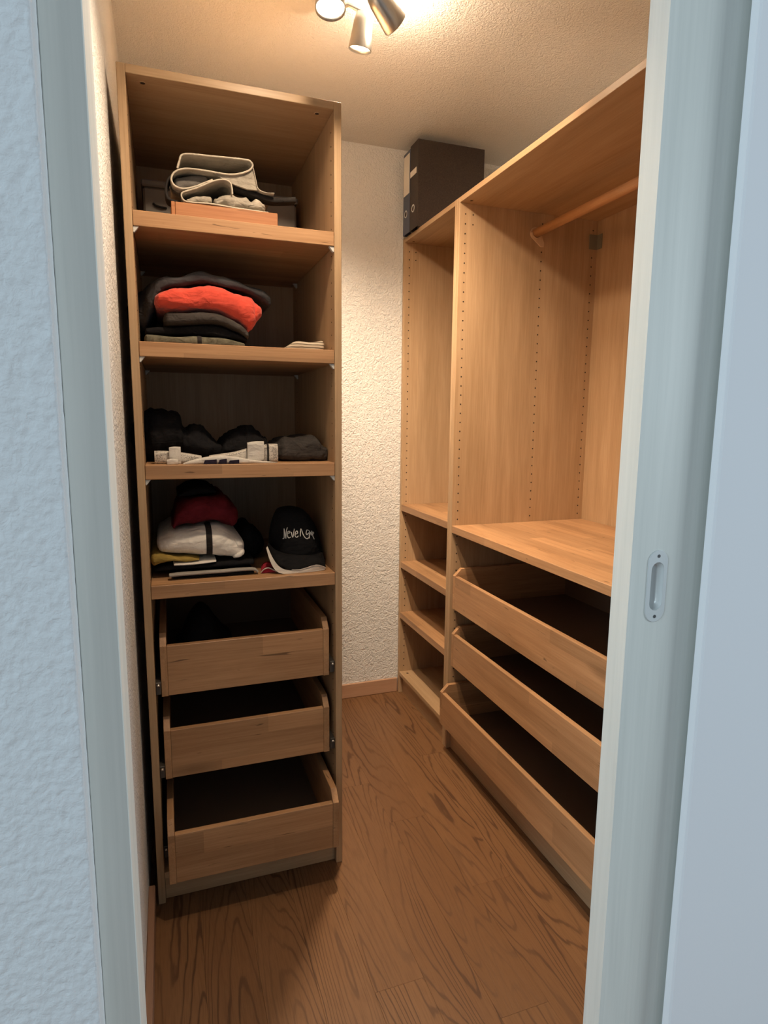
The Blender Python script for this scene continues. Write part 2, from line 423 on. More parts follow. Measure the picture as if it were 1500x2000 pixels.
# ================================================================= wardrobe frames
T = 0.018; H = 2.012
def drawer(parent, kind, **k):
    """front between two side boards whose upper front corners are cut off. kind 'y': faces -Y, 'x': faces -X"""
    a0, a1, f, z0, hf, D = k['a0'], k['a1'], k['f'], k['z0'], k['hf'], k['D']   # a: across, f: front plane, D: depth
    ch, t = 0.027, 0.0165
    pr = [(f, z0), (f + D, z0), (f + D, z0 + hf + ch), (f + ch, z0 + hf + ch), (f, z0 + hf)]
    g = 'x' if kind == 'y' else 'y'
    bm = bmesh.new()
    if kind == 'y':
        bm_box(bm, a0 + t, a1 - t, f + t, f + D - t, z0 + 0.012, z0 + 0.018)
        bm_box(bm, a0 + t, a1 - t, f + D - t, f + D - 0.001, z0 + 0.008, z0 + hf)
    else:
        bm_box(bm, f + t, f + D - t, a0 + t, a1 - t, z0 + 0.012, z0 + 0.018)
        bm_box(bm, f + D - t, f + D - 0.001, a0 + t, a1 - t, z0 + 0.008, z0 + hf)
    d = bm_obj('drawer', bm, M['hardboard'], parent)
    if kind == 'y': box('drawer_front', a0 + t, a1 - t, f + 0.0006, f + t, z0 + 0.001, z0 + hf - 0.0006, M['veneer_x'], d, 0.0009)
    else: box('drawer_front', f + 0.0006, f + t, a0 + t, a1 - t, z0 + 0.001, z0 + hf - 0.0006, M['veneer_y'], d, 0.0009)
    for s0, s1 in ((a0, a0 + t - 0.0003), (a1 - t + 0.0003, a1)):
        prism('drawer_side', pr, 'x' if kind == 'y' else 'y', s0, s1, M['veneer_' + kind], d, 0.0008)
    return d
def wedge_bracket(name, c, sx, parent, axis='x'):
    """small milky shelf bracket under a shelf, against the side panel; c = corner, sx = direction away from the panel"""
    s = 0.013
    if axis == 'x': poly = [(c[0], c[2]), (c[0] + sx * s, c[2]), (c[0] + sx * 0.003, c[2] - s), (c[0], c[2] - s)]; return prism(name, poly, 'y', c[1], c[1] + 0.011, M['white_plastic'], parent, 0.0008)
    poly = [(c[1], c[2]), (c[1] + sx * s, c[2]), (c[1] + sx * 0.003, c[2] - s), (c[1], c[2] - s)]
    return prism(name, poly, 'x', c[0], c[0] + 0.011, M['white_plastic'], parent, 0.0008)
def cam_lock(c, up, parent, r=0.0075):
    """cam fitting: a dark bore with a shallow ring"""
    ax = Vector((0, 0, up))
    o = disc_holes('cam_lock', [c], ax, r * 0.72, M['dark_hole'], parent, 0.0007, 16)
    bm = bmesh.new(); C = Vector(c)
    ri = [[bm.verts.new(C + Vector((math.cos(2 * math.pi * k / 18) * q, math.sin(2 * math.pi * k / 18) * q, up * h))) for k in range(18)] for q, h in ((r * .72, 0.0012), (r * .85, 0.0014), (r, -0.0005))]
    for A, B in zip(ri, ri[1:]):
        for k in range(18): bm.faces.new((A[k], A[(k + 1) % 18], B[(k + 1) % 18], B[k]))
    bm_obj('cam_ring', bm, M['foil_z'], o)

# ---- left tower, open front toward the door
LW, LD = 0.498, 0.56
Lc = setp(empty('wardrobe_frame', (LW / 2, LD / 2, 0)), 'narrow birch wardrobe tower with folded clothes on four shelves above three drawers', 'wardrobe', 'birch wardrobe frames')
box('side_panel', 0, T, 0, LD, 0, H, M['foil_z'], Lc, 0.0012)
box('side_panel', LW - T, LW, 0, LD, 0, H, M['foil_z'], Lc, 0.0012)
box('top_panel', T, LW - T, 0.0006, LD, H - T, H, M['foil_x'], Lc, 0.001)
box('bottom_panel', T, LW - T, 0.001, LD, 0.0695, 0.0695 + T, M['foil_x'], Lc, 0.001)
box('plinth', T, LW - T, 0.016, 0.032, 0.0005, 0.069, M['foil_x'], Lc, 0.001)
box('back_panel', T, LW - T, 0.528, 0.534, 0.09, H - T, M['foil_z'], Lc, 0)
LS = [1.717, 1.434, 1.1495, 0.857]
for z in LS:
    box('shelf', T + 0.0008, LW - T - 0.0008, 0.0008, 0.526, z - 0.0335, z, M['veneer_x'], Lc, 0.0012)
for z in LS[:3]:
    for yy in (0.004, 0.46):
        wedge_bracket('shelf_bracket', (T, yy, z - 0.0335), 1, Lc); wedge_bracket('shelf_bracket', (LW - T, yy, z - 0.0335), -1, Lc)
LDZ = [(0.563, 0.020), (0.337, 0.020), (0.112, -0.080)]
for z0, f in LDZ:
    drawer(Lc, 'y', a0=0.0315, a1=0.4665, f=f, z0=z0, hf=0.132, D=0.49)
    for xa in (T + 0.0002, 0.4672):
        r_ = box('drawer_runner', xa, xa + 0.0126, 0.012, 0.50, z0 + 0.010, z0 + 0.042, M['runner'], Lc, 0.001)
        tube('roller', [(xa + 0.003, 0.008, z0 + 0.036), (xa + 0.010, 0.008, z0 + 0.036)], 0.0035, M['steel'], r_, 10)
cam_lock((0.052, 0.034, H - T), -1, Lc); cam_lock((0.446, 0.034, H - T), -1, Lc)
ph = [(LW - T, yy, 0.13 + 0.032 * k) for yy in (0.030, 0.48) for k in range(58) if not any(z - 0.04 < 0.13 + 0.032 * k < z + 0.006 for z in LS)]
setp(disc_holes('peg_holes', ph, (-1, 0, 0), 0.0016, M['dark_hole'], Lc), kind='stuff')
ph = [(T, yy, 0.13 + 0.032 * k) for yy in (0.030, 0.48) for k in range(58) if not any(z - 0.04 < 0.13 + 0.032 * k < z + 0.006 for z in LS)]
setp(disc_holes('peg_holes', ph, (1, 0, 0), 0.0016, M['dark_hole'], Lc), kind='stuff')

# ---- right wall: far narrow frame (A) and near wide frame (B), fronts toward -X
RX, RD = 1.045, 0.58; XB = RX + RD
def right_frame(name, y0, y1, shelves, ths, label):
    c = setp(empty(name, ((RX + XB) / 2, (y0 + y1) / 2, 0)), label, 'wardrobe', 'birch wardrobe frames')
    box('side_panel', RX, XB, y1 - T, y1, 0, H, M['foil_z'], c, 0.0012)
    box('side_panel', RX, XB, y0, y0 + T, 0, H, M['foil_z'], c, 0.0012)
    box('top_panel', RX + 0.0006, XB, y0 + T, y1 - T, H - T, H, M['foil_y'], c, 0.001)
    box('bottom_panel', RX + 0.001, XB, y0 + T, y1 - T, 0.085, 0.085 + T, M['foil_y'], c, 0.001)
    box('plinth', RX + 0.018, RX + 0.034, y0 + T, y1 - T, 0.0005, 0.0845, M['foil_y'], c, 0.001)
    box('back_panel', XB - 0.011, XB - 0.005, y0 + T, y1 - T, 0.103, H - T, M['foil_z'], c, 0)
    for z in shelves:
        box('shelf', RX + 0.0008, XB - 0.012, y0 + T + 0.0008, y1 - T - 0.0008, z - ths, z, M['veneer_y'], c, 0.0012)
    cols = (RX + 0.023, RX + 0.33, RX + 0.548)
    zs = [0.13 + 0.0321 * k for k in range(58)]
    keep = lambda z: not any(s - ths - .006 < z < s + 0.006 for s in shelves)
    for yy, s in ((y1 - T, -1), (y0 + T, 1)):
        ph = [(x, yy, z) for x in cols for z in zs if keep(z)] + [(RX + 0.052, yy, z) for z in zs[-2:]]
        setp(disc_holes('peg_holes', ph, (0, s, 0), 0.0026, M['dark_hole'], c), kind='stuff')
    for yy in (y0 + 0.05, y1 - 0.05):
        cam_lock((RX + 0.028, yy, H - T), -1, c); cam_lock((RX + 0.03, yy, 0.103), 1, c)
    return c
YD = 0.488
Ac = right_frame('wardrobe_frame', YD + 0.0006, 1.006, [0.887, 0.627, 0.390], 0.028, 'narrow empty birch wardrobe frame with three low shelves in the far corner')
Bc = right_frame('wardrobe_frame', YD - 0.998, YD - 0.0006, [0.878], 0.027, 'wide empty birch wardrobe frame with hanging rod and three open drawers beside the sliding door')
for z0, f in ((0.566, 1.049), (0.343, 1.049), (0.119, 1.008)):
    drawer(Bc, 'x', a0=YD - 0.998 + 0.032, a1=0.4555, f=f, z0=z0, hf=0.127, D=0.50)
    for ya in (0.4565, YD - 0.998 + T + 0.0004):
        box('drawer_runner', 1.06, 1.56, ya, ya + 0.0125, z0 + 0.010, z0 + 0.040, M['runner'], Bc, 0.001)
# corner bracket in the far upper back corner
bm = bmesh.new(); yy = YD - 0.0006 - T
bm_box(bm, XB - 0.011 - 0.036, XB - 0.0115, yy - 0.0025, yy - 0.0002, 1.893, 1.945, 0.0005)
bm_box(bm, XB - 0.0135, XB - 0.0112, yy - 0.030, yy - 0.0005, 1.893, 1.945, 0.0005)
bm_obj('corner_bracket', bm, M['bracket_grey'], Bc)
# hanging rod with its two end cups
ROD = (1.345, 1.924)
def rod_cup(y, s, parent):
    pts = []
    for k in range(15):
        a = math.radians(200 - 220 * k / 14 + 40); pts.append((ROD[0] + 0.021 * math.cos(a), ROD[1] + 0.021 * math.sin(a)))
    pts += [(ROD[0] + 0.037, ROD[1] - 0.030), (ROD[0] + 0.037, ROD[1] - 0.043), (ROD[0] + 0.022, ROD[1] - 0.043)]
    o = prism('rod_bracket', pts, 'y', y, y + s * 0.005, M['bracket_wood'], parent, 0.0006)
    pr = [(ROD[0] + 0.0205 * math.cos(a), ROD[1] + 0.0205 * math.sin(a)) for a in [math.radians(180 + 180 * k / 12) for k in range(13)]]
    pr += [(ROD[0] + 0.017 * math.cos(a), ROD[1] + 0.017 * math.sin(a)) for a in [math.radians(360 - 180 * k / 12) for k in range(13)]]
    prism('cup_rim', pr, 'y', y, y + s * 0.014, M['bracket_wood'], o)
    disc_holes('screw_hole', [(ROD[0] + 0.029, y + s * 0.004, ROD[1] - 0.034)], (0, s, 0), 0.0032, M['dark_hole'], o)
rod_cup(YD - 0.0006 - T - 0.0002, -1, Bc)
tube('hanging_rod', [(ROD[0], 0.464, ROD[1]), (ROD[0], -0.10, ROD[1]), (ROD[0], -0.487, ROD[1])], 0.0155, M['rod_wood'], Bc, 20)

# ================================================================= lamp fixture
def lathe(name, prof, origin, axis, mat, parent, seg=28, cap_end=False):
    """prof: (distance along axis, radius)"""
    ax = Vector(axis).normalized(); a = ax.orthogonal().normalized(); b = ax.cross(a); o = Vector(origin)
    bm = bmesh.new(); rings = []
    for d, r in prof:
        rings.append([bm.verts.new(o + ax * d + (a * math.cos(2 * math.pi * k / seg) + b * math.sin(2 * math.pi * k / seg)) * max(r, 1e-5)) for k in range(seg)])
    for A, B in zip(rings, rings[1:]):
        for k in range(seg): bm.faces.new((A[k], A[(k + 1) % seg], B[(k + 1) % seg], B[k]))
    if cap_end: bm.faces.new(rings[-1])
    return bm_obj(name, bm, mat, parent, True)
def emit(name, col, strength):
    t = NT(name); t.bsdf.inputs['Emission Color'].default_value = (*col, 1); t.bsdf.inputs['Emission Strength'].default_value = strength
    n = t.noise(t.coords((1, 1, 1), 0), 40, 2, 0.5)
    return t.done(t.mix(n, (0.9, 0.85, 0.75), (0.95, 0.9, 0.85)), 0.3)
M['bulb_on'] = emit('lit_bulb', (1.0, 0.80, 0.55), 40.0)
M['bulb_off'] = plain('unlit_bulb', (0.30, 0.29, 0.25), 0.15)
lamp = setp(empty('ceiling_spotlight', (0.52, 0.06, CEIL)), 'brushed steel ceiling spotlight with tilted round lamp heads', 'lamp')
box('mounting_bar', 0.495, 0.545, -0.48, 0.24, CEIL - 0.028, CEIL - 0.0005, M['steel'], lamp, 0.003)  # front end lengthened out of view to carry the added head
def head(c, aim, pivot, on, energy, cone=165, blend=0.2):
    """c: centre of the lens, aim: direction of the beam, pivot: where the arm meets the bar"""
    ax = Vector(aim).normalized(); c = Vector(c)
    back = c - ax * 0.082
    prof = [(0.0, 0.010), (0.004, 0.020), (0.022, 0.0245), (0.060, 0.0285), (0.084, 0.031), (0.086, 0.0305), (0.080, 0.0275), (0.074, 0.026)]
    h = lathe('lamp_head', prof, back, ax, M['steel'], lamp)
    lathe('bulb', [(0.0, 0.0262), (0.003, 0.022), (0.0045, 0.012), (0.005, 0.0005)], back + ax * 0.0745, ax, M['bulb_on'] if on else M['bulb_off'], h)
    mid = back + ax * 0.004
    tube('arm', [tuple(mid), tuple((mid + Vector(pivot)) * 0.5 + Vector((0, 0, 0.012))), tuple(pivot)], 0.0055, M['steel'], h, 10)
    if on:
        pos = c + ax * 0.012
        l = add_light('spot_beam', 'SPOT', tuple(pos), energy, WARM, tuple(pos + ax), spot_size=math.radians(cone), spot_blend=blend, shadow_soft_size=0.022)
head(LAMP_A, LAMP_A_AIM - LAMP_A, (0.505, -0.16, CEIL - 0.024), True, PWR_A, 136, 0.95)
head(FILL_D, FILL_D_AIM - FILL_D, (0.50, -0.44, CEIL - 0.024), True, PWR_FILL, 132, 0.8)  # unseen extra head, added to brighten the left tower
head(LAMP_B, LAMP_B_AIM - LAMP_B, (0.535, 0.20, CEIL - 0.024), True, PWR_B, 128, 1.0)
# added point fill beside the lamp heads, to brighten the ceiling
add_light('ceiling_fill', 'POINT', (0.67, 0.12, 2.295), 5.0, WARM, shadow_soft_size=0.03)
head(LAMP_C, LAMP_C_AIM - LAMP_C, (0.535, 0.02, CEIL - 0.024), True, PWR_C, 98, 0.5)

# ================================================================= soft things
def loft(name, stations, mat, parent=None, ex=0.55, amp=0.004, freq=14.0, n=36, m=30, endr=True, seed=0, rows=1.0, strips=()):
    """a folded garment: stations (x, zlo, zhi, y0, y1) across its width; rounded cross-section front to back; wrinkles from noise.
    strips: (x0, x1, material, name) bands that lie on its front surface"""
    st = catmull(stations, n)
    if endr:
        a, b = st[0], st[-1]
        def sh(s, dx, k):
            zc = (s[1] + s[2]) / 2; yc = (s[3] + s[4]) / 2
            return (s[0] + dx, zc + (s[1] - zc) * k, zc + (s[2] - zc) * k, yc + (s[3] - yc) * (0.6 + .4 * k), yc + (s[4] - yc) * (0.6 + .4 * k))
        ha = (a[2] - a[1]) * 0.35; hb = (b[2] - b[1]) * 0.35
        st = [sh(a, -ha * .95, 0.25), sh(a, -ha * .75, 0.65), sh(a, -ha * .4, 0.9)] + st + [sh(b, hb * .4, 0.9), sh(b, hb * .75, 0.65), sh(b, hb * .95, 0.25)]
    zmin = min(s[1] for s in st)
    def sect(s, grow=0.0, lo=0, hi=None, mm=m):
        x, zl, zh, y0, y1 = s; zc, yc = (zl + zh) / 2, (y0 + y1) / 2; hz, hy = max((zh - zl) / 2, 1e-4), max((y1 - y0) / 2, 1e-4)
        out = []
        for k in range(mm):
            t = 2 * math.pi * k / mm
            cs, sn = math.cos(t), math.sin(t)
            # tight rounding in depth: radius about half the height
            e2 = ex * min(1.0, hz / hy * 1.6)
            y = yc + hy * math.copysign(abs(cs) ** max(e2, 0.12), cs); z = zc + hz * math.copysign(abs(sn) ** ex, sn)
            p = Vector((x, y, z))
            q = Vector((x * freq + seed * 3.1, y * freq, z * freq * 1.4 * rows))
            d = noise.noise(q) * amp + noise.noise(q * 2.7 + Vector((5, 1, 2))) * amp * 0.45
            cr = noise.noise(Vector((x * freq * .6 + seed, 0, z * freq * 3.2 * rows))); d -= max(0, 0.22 - abs(cr)) * amp * 2.0
            nrm = Vector((0, cs * hz, sn * hy)).normalized()
            p += nrm * (d + grow)
            if p.z < zmin: p.z = zmin
            out.append(p)
        return out
    G = [sect(s) for s in st]
    verts = [v for g in G for v in g]; faces = []
    for i in range(len(G) - 1):
        for k in range(m):
            faces.append((i * m + k, i * m + (k + 1) % m, (i + 1) * m + (k + 1) % m, (i + 1) * m + k))
    faces.append(tuple(range(m - 1, -1, -1))); L0 = (len(G) - 1) * m; faces.append(tuple(L0 + k for k in range(m)))
    o = mesh_obj(name, verts, faces, mat, parent, True)
    for (xa, xb, sm, sn_) in strips:
        def at(x):
            for s0, s1 in zip(st, st[1:]):
                if s0[0] <= x <= s1[0]:
                    t = (x - s0[0]) / max(s1[0] - s0[0], 1e-9); return tuple(s0[i] + (s1[i] - s0[i]) * t for i in range(5))
            return st[0] if x < st[0][0] else st[-1]
        ks = range(int(m * 0.27), int(m * 0.73) + 1)
        A = [sect(at(xa), 0.0012) , sect(at((xa + xb) / 2), 0.0022), sect(at(xb), 0.0012)]
        V = [g[k] for g in A for k in ks]; nk = len(ks); F = []
        for i in range(2):
            for k in range(nk - 1): F.append((i * nk + k, i * nk + k + 1, (i + 1) * nk + k + 1, (i + 1) * nk + k))
        mesh_obj(sn_, V, F, sm, o, True)
    return o
def ribbon(name, pts, y0, y1, th, mat, parent=None, n=60, amp=0.002, seed=0):
    """a cloth sheet: an x-z curve carried back from y0 to y1, with thickness"""
    c = catmull(pts, n); ny = 8; V = []; F = []
    for s in (0, 1):
        for i, p in enumerate(c):
            a = c[max(i - 1, 0)]; b = c[min(i + 1, n)]
            tx, tz = b[0] - a[0], b[1] - a[1]; L = math.hypot(tx, tz) or 1; nx, nz = -tz / L, tx / L
            for j in range(ny + 1):
                y = y0 + (y1 - y0) * j / ny
                d = noise.noise(Vector((p[0] * 18 + seed, y * 16, p[1] * 18))) * amp * (0.4 + j / ny)
                o = d + (th if s else 0)
                V.append((p[0] + nx * o, y, p[1] + nz * o))
    W = (n + 1) * (ny + 1)
    idx = lambda s, i, j: s * W + i * (ny + 1) + j
    for i in range(n):
        for j in range(ny):
            F.append((idx(0, i, j), idx(0, i + 1, j), idx(0, i + 1, j + 1), idx(0, i, j + 1)))
            F.append((idx(1, i, j), idx(1, i, j + 1), idx(1, i + 1, j + 1), idx(1, i + 1, j)))
        F.append((idx(0, i, 0), idx(1, i, 0), idx(1, i + 1, 0), idx(0, i + 1, 0)))
        F.append((idx(0, i, ny), idx(0, i + 1, ny), idx(1, i + 1, ny), idx(1, i, ny)))
    for i in (0, n):
        for j in range(ny): F.append((idx(0, i, j), idx(0, i, j + 1), idx(1, i, j + 1), idx(1, i, j)))
    return mesh_obj(name, V, F, mat, parent, True)
def piping(name, pts, y, r, mat, parent, n=70):
    return tube(name, [(p[0], y, p[1]) for p in catmull(pts, n)], r, mat, parent, 8)

M['canvas'] = cloth('grey_canvas', (0.36, 0.32, 0.26), 0.2, 700)
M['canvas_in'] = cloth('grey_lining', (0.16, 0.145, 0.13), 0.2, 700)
M['canvas_edge'] = cloth('beige_piping', (0.52, 0.46, 0.37), 0.1, 900)
M['black_web'] = cloth('black_webbing', (0.030, 0.026, 0.024), 0.2)
M['red_cloth'] = cloth('coral_red_knit', (0.66, 0.080, 0.050), 0.08, 600, 0.2)
M['charcoal'] = cloth('charcoal_cloth', (0.062, 0.060, 0.062), 0.25)
M['dark_grey'] = cloth('dark_grey_knit', (0.060, 0.052, 0.047), 0.2, 500)
M['black_cloth'] = cloth('black_cloth', (0.014, 0.013, 0.0135), 0.3)
M['olive'] = cloth('olive_grey_knit', (0.13, 0.12, 0.085), 0.35, 300, 0, 60)
M['white_cloth'] = cloth('white_fleece', (0.86, 0.80, 0.71), 0.06, 350, 0.2)
M['burgundy'] = cloth('burgundy_cloth', (0.135, 0.014, 0.020), 0.25)
M['mustard'] = cloth('mustard_cloth', (0.36, 0.25, 0.065), 0.2)
M['grey_edge'] = cloth('grey_hem', (0.34, 0.31, 0.27), 0.12)
M['pouch'] = cloth('dark_grey_fabric', (0.055, 0.048, 0.043), 0.25)
M['strap_white'] = cloth('white_strap', (0.62, 0.58, 0.52), 0.06)
M['navy'] = cloth('navy_print', (0.025, 0.02, 0.035), 0.1)
M['cap_black'] = cloth('black_cotton_twill', (0.012, 0.0115, 0.012), 0.15, 1200)
M['cap_white'] = cloth('cream_cotton', (0.66, 0.60, 0.52), 0.05)
M['cap_red'] = cloth('red_cotton', (0.42, 0.03, 0.05), 0.1)
M['thread'] = cloth('white_thread', (0.85, 0.82, 0.76), 0.04)
def striped():
    t = NT('striped_linen')
    v = t.coords((1, 1, 1), 0)
    wv = t.node('ShaderNodeTexWave', wave_type='BANDS', bands_direction='Z'); t.link(v, wv.inputs['Vector'])
    wv.inputs['Scale'].default_value = 42; wv.inputs['Distortion'].default_value = 2.0; wv.inputs['Detail Scale'].default_value = 0.6
    c = t.ramp(wv.outputs['Fac'], [(0.18, (0.12, 0.09, 0.06)), (0.30, (0.55, 0.47, 0.36))])
    return t.done(c, 0.95, 0.1)
M['striped'] = striped()
def mesh_net():
    t = NT('white_sports_mesh')
    v = t.coords((1, 1, 1), 0)
    vo = t.node('ShaderNodeTexVoronoi'); t.link(v, vo.inputs['Vector']); vo.inputs['Scale'].default_value = 330; vo.inputs['Randomness'].default_value = 0.25
    c = t.ramp(vo.outputs['Distance'], [(0.28, (0.03, 0.025, 0.02)), (0.42, (0.60, 0.55, 0.48))])
    return t.done(c, 0.8, 0.2)
M['net'] = mesh_net()

# ---- top shelf: storage box at the back, wooden box, canvas bag with its strap
z = LS[0]
sb = setp(empty('storage_box', (0.245, 0.44, z)), 'low grey plastic storage box at the back behind the canvas bag', 'box')
M['grey_plastic'] = plain('grey_plastic', (0.30, 0.27, 0.23), 0.5)
bm = bmesh.new(); bm_box(bm, 0.036, 0.462, 0.37, 0.52, z + 0.0005, z + 0.172, 0.006)
bm_obj('box_body', bm, M['grey_plastic'], sb)
box('lid', 0.032, 0.466, 0.365, 0.523, z + 0.1725, z + 0.190, M['grey_plastic'], sb, 0.004)
tube('handle', [(0.062, 0.368, z + 0.128), (0.068, 0.362, z + 0.122), (0.082, 0.361, z + 0.119), (0.096, 0.368, z + 0.120)], 0.003, M['black_web'], sb)
wb = setp(empty('wooden_box', (0.226, 0.18, z)), 'flat reddish wooden box under the canvas bag on the top shelf', 'box')
box('front_board', 0.111, 0.3495, 0.050, 0.059, z + 0.0005, z + 0.0425, M['box_wood'], wb, 0.001)
box('side_board', 0.102, 0.1105, 0.050, 0.30, z + 0.0005, z + 0.0425, M['box_wood'], wb, 0.001)
box('side_board', 0.341, 0.3495, 0.0595, 0.30, z + 0.0005, z + 0.0425, M['box_wood'], wb, 0.001)
box('box_floor', 0.111, 0.3405, 0.0595, 0.30, z + 0.0005, z + 0.0365, M['box_wood'], wb, 0.001)
bag = setp(empty('canvas_bag', (0.22, 0.17, z + 0.043)), 'grey canvas bag with pale piped edges folded on the wooden box', 'bag')
A1 = [(0.198, 1.821), (0.18, 1.812), (0.158, 1.801), (0.13, 1.793), (0.111, 1.798), (0.105, 1.812), (0.114, 1.828), (0.14, 1.838), (0.185, 1.839), (0.24, 1.838), (0.277, 1.849), (0.292, 1.862), (0.289, 1.873), (0.271, 1.876), (0.197, 1.873), (0.136, 1.869), (0.124, 1.852), (0.119, 1.836)]
ribbon('upper_fold', A1, 0.062, 0.27, 0.0018, M['canvas'], bag, 90, 0.004, 1)
piping('piping', A1, 0.061, 0.0022, M['canvas_edge'], bag, 110)
ribbon('side_flap', [(0.2935, 1.862), (0.299, 1.838), (0.305, 1.815), (0.322, 1.808), (0.345, 1.809)], 0.064, 0.27, 0.0018, M['canvas'], bag, 24, 0.003, 2)
# the outer front of the upper fold, seen as a grey face
mesh_obj('front_panel', [(0.292, 0.068, 1.860), (0.277, 0.066, 1.848), (0.240, 0.065, 1.837), (0.200, 0.066, 1.838), (0.232, 0.067, 1.824), (0.252, 0.067, 1.818), (0.280, 0.067, 1.812), (0.305, 0.068, 1.813), (0.299, 0.068, 1.838),
          (0.292, 0.075, 1.860), (0.277, 0.073, 1.848), (0.240, 0.072, 1.837), (0.200, 0.073, 1.838), (0.232, 0.074, 1.824), (0.252, 0.074, 1.818), (0.280, 0.074, 1.812), (0.305, 0.075, 1.813), (0.299, 0.075, 1.838)],
         [tuple(range(9)), tuple(range(17, 8, -1))] + [(i, (i + 1) % 9, (i + 1) % 9 + 9, i + 9) for i in range(9)], M['canvas'], bag)
loft('inner_pocket', [(0.118, 1.798, 1.826, 0.085, 0.25), (0.15, 1.805, 1.835, 0.085, 0.25), (0.185, 1.816, 1.836, 0.085, 0.25)], M['canvas_in'], bag, amp=0.002, n=14)
loft('inner_lining', [(0.135, 1.842, 1.862, 0.15, 0.26), (0.20, 1.842, 1.868, 0.15, 0.26), (0.27, 1.853, 1.871, 0.15, 0.26)], M['canvas_in'], bag, amp=0.001, n=14)
B1 = [(0.243, 1.793), (0.242, 1.808), (0.238, 1.82), (0.222, 1.824), (0.198, 1.817), (0.162, 1.798), (0.133, 1.786), (0.126, 1.779), (0.129, 1.769), (0.142, 1.7645), (0.194, 1.766), (0.243, 1.7635), (0.307, 1.7615), (0.328, 1.7612)]
ribbon('lower_fold', B1, 0.060, 0.27, 0.0016, M['canvas'], bag, 70, 0.0015, 3)
piping('piping', B1, 0.059, 0.0019, M['canvas_edge'], bag, 90)
loft('crumpled_canvas', [(0.206, 1.766, 1.786, 0.066, 0.25), (0.225, 1.765, 1.799, 0.063, 0.25), (0.25, 1.764, 1.799, 0.063, 0.25), (0.275, 1.764, 1.795, 0.063, 0.25), (0.288, 1.764, 1.787, 0.066, 0.25), (0.30, 1.764, 1.793, 0.062, 0.25), (0.318, 1.763, 1.787, 0.064, 0.25)], M['canvas'], bag, ex=0.8, amp=0.006, freq=34, n=46, seed=4)
loft('crumpled_canvas', [(0.14, 1.768, 1.777, 0.068, 0.22), (0.165, 1.768, 1.786, 0.066, 0.22), (0.192, 1.769, 1.786, 0.066, 0.22)], M['canvas'], bag, ex=0.8, amp=0.003, freq=40, n=18, seed=9)
strap = setp(empty('shoulder_strap', (0.3, 0.12, 1.80)), 'black webbing strap trailing right from the canvas bag', 'strap')
ribbon('webbing', [(0.249, 1.812), (0.28, 1.806), (0.308, 1.800), (0.349, 1.794), (0.402, 1.802)], 0.078, 0.112, 0.0105, M['black_web'], strap, 30, 0.002, 5)
ribbon('webbing', [(0.106, 1.826), (0.096, 1.815), (0.090, 1.795), (0.092, 1.775), (0.102, 1.766), (0.125, 1.764)], 0.075, 0.115, 0.006, M['black_web'], strap, 30, 0.002, 6)

# ---- second shelf: pile of folded knitwear
z = LS[1]; G2 = 'folded clothes on the second shelf'
o = loft('folded_sweater', [(0.035, z, 1.457, 0.055, 0.40), (0.09, z, 1.458, 0.052, 0.41), (0.155, z, 1.459, 0.050, 0.41), (0.22, z, 1.458, 0.052, 0.41), (0.262, z, 1.449, 0.055, 0.40)], M['olive'], amp=0.003, seed=1, strips=((0.150, 0.160, M['black_web'], 'zip_strip'),))
setp(o, 'olive grey knit sweater with dark zip at bottom of the second shelf pile', 'clothing', G2)
o = loft('folded_trousers', [(0.035, 1.459, 1.475, 0.085, 0.42), (0.12, 1.461, 1.486, 0.080, 0.42), (0.19, 1.461, 1.492, 0.076, 0.42), (0.245, 1.459, 1.474, 0.078, 0.42), (0.272, 1.452, 1.462, 0.080, 0.41)], M['black_cloth'], amp=0.003, seed=2)
setp(o, 'black folded trousers between olive knit and dark grey sweater', 'clothing', G2)
o = loft('folded_sweater', [(0.085, 1.481, 1.516, 0.062, 0.41), (0.13, 1.486, 1.517, 0.058, 0.41), (0.17, 1.492, 1.519, 0.056, 0.41), (0.21, 1.489, 1.515, 0.056, 0.41), (0.25, 1.474, 1.497, 0.058, 0.41), (0.272, 1.460, 1.480, 0.062, 0.40)], M['dark_grey'], amp=0.003, seed=3)
setp(o, 'dark grey folded sweater directly under the coral red one', 'clothing', G2)
o = loft('folded_sweater', [(0.067, 1.519, 1.557, 0.050, 0.40), (0.10, 1.517, 1.571, 0.046, 0.41), (0.135, 1.519, 1.577, 0.045, 0.41), (0.165, 1.521, 1.581, 0.044, 0.41), (0.205, 1.518, 1.582, 0.044, 0.41), (0.24, 1.502, 1.577, 0.045, 0.41), (0.275, 1.484, 1.566, 0.047, 0.40)], M['red_cloth'], ex=0.7, amp=0.006, freq=20, n=48, seed=8)
setp(o, 'coral red folded sweater in the middle of the second shelf pile', 'clothing', G2)
loft('folded_sleeve', [(0.288, 1.494, 1.546, 0.062, 0.30), (0.295, 1.498, 1.552, 0.060, 0.30), (0.302, 1.512, 1.545, 0.064, 0.30)], M['red_cloth'], o, ex=0.8, amp=0.002, n=10, seed=2)
jk = [(0.028, z + .03, 1.586, 0.14, 0.44), (0.045, 1.50, 1.594, 0.105, 0.44), (0.075, 1.562, 1.600, 0.085, 0.44), (0.112, 1.576, 1.600, 0.078, 0.45), (0.161, 1.585, 1.617, 0.075, 0.45), (0.216, 1.585, 1.609, 0.078, 0.45), (0.283, 1.571, 1.598, 0.085, 0.45), (0.318, 1.556, 1.588, 0.092, 0.44), (0.334, 1.548, 1.578, 0.10, 0.43)]
o = loft('folded_jacket', jk, M['charcoal'], ex=0.75, amp=0.005, freq=16, n=52, seed=5)
setp(o, 'charcoal jacket draped over the top of the second shelf pile', 'clothing', G2)
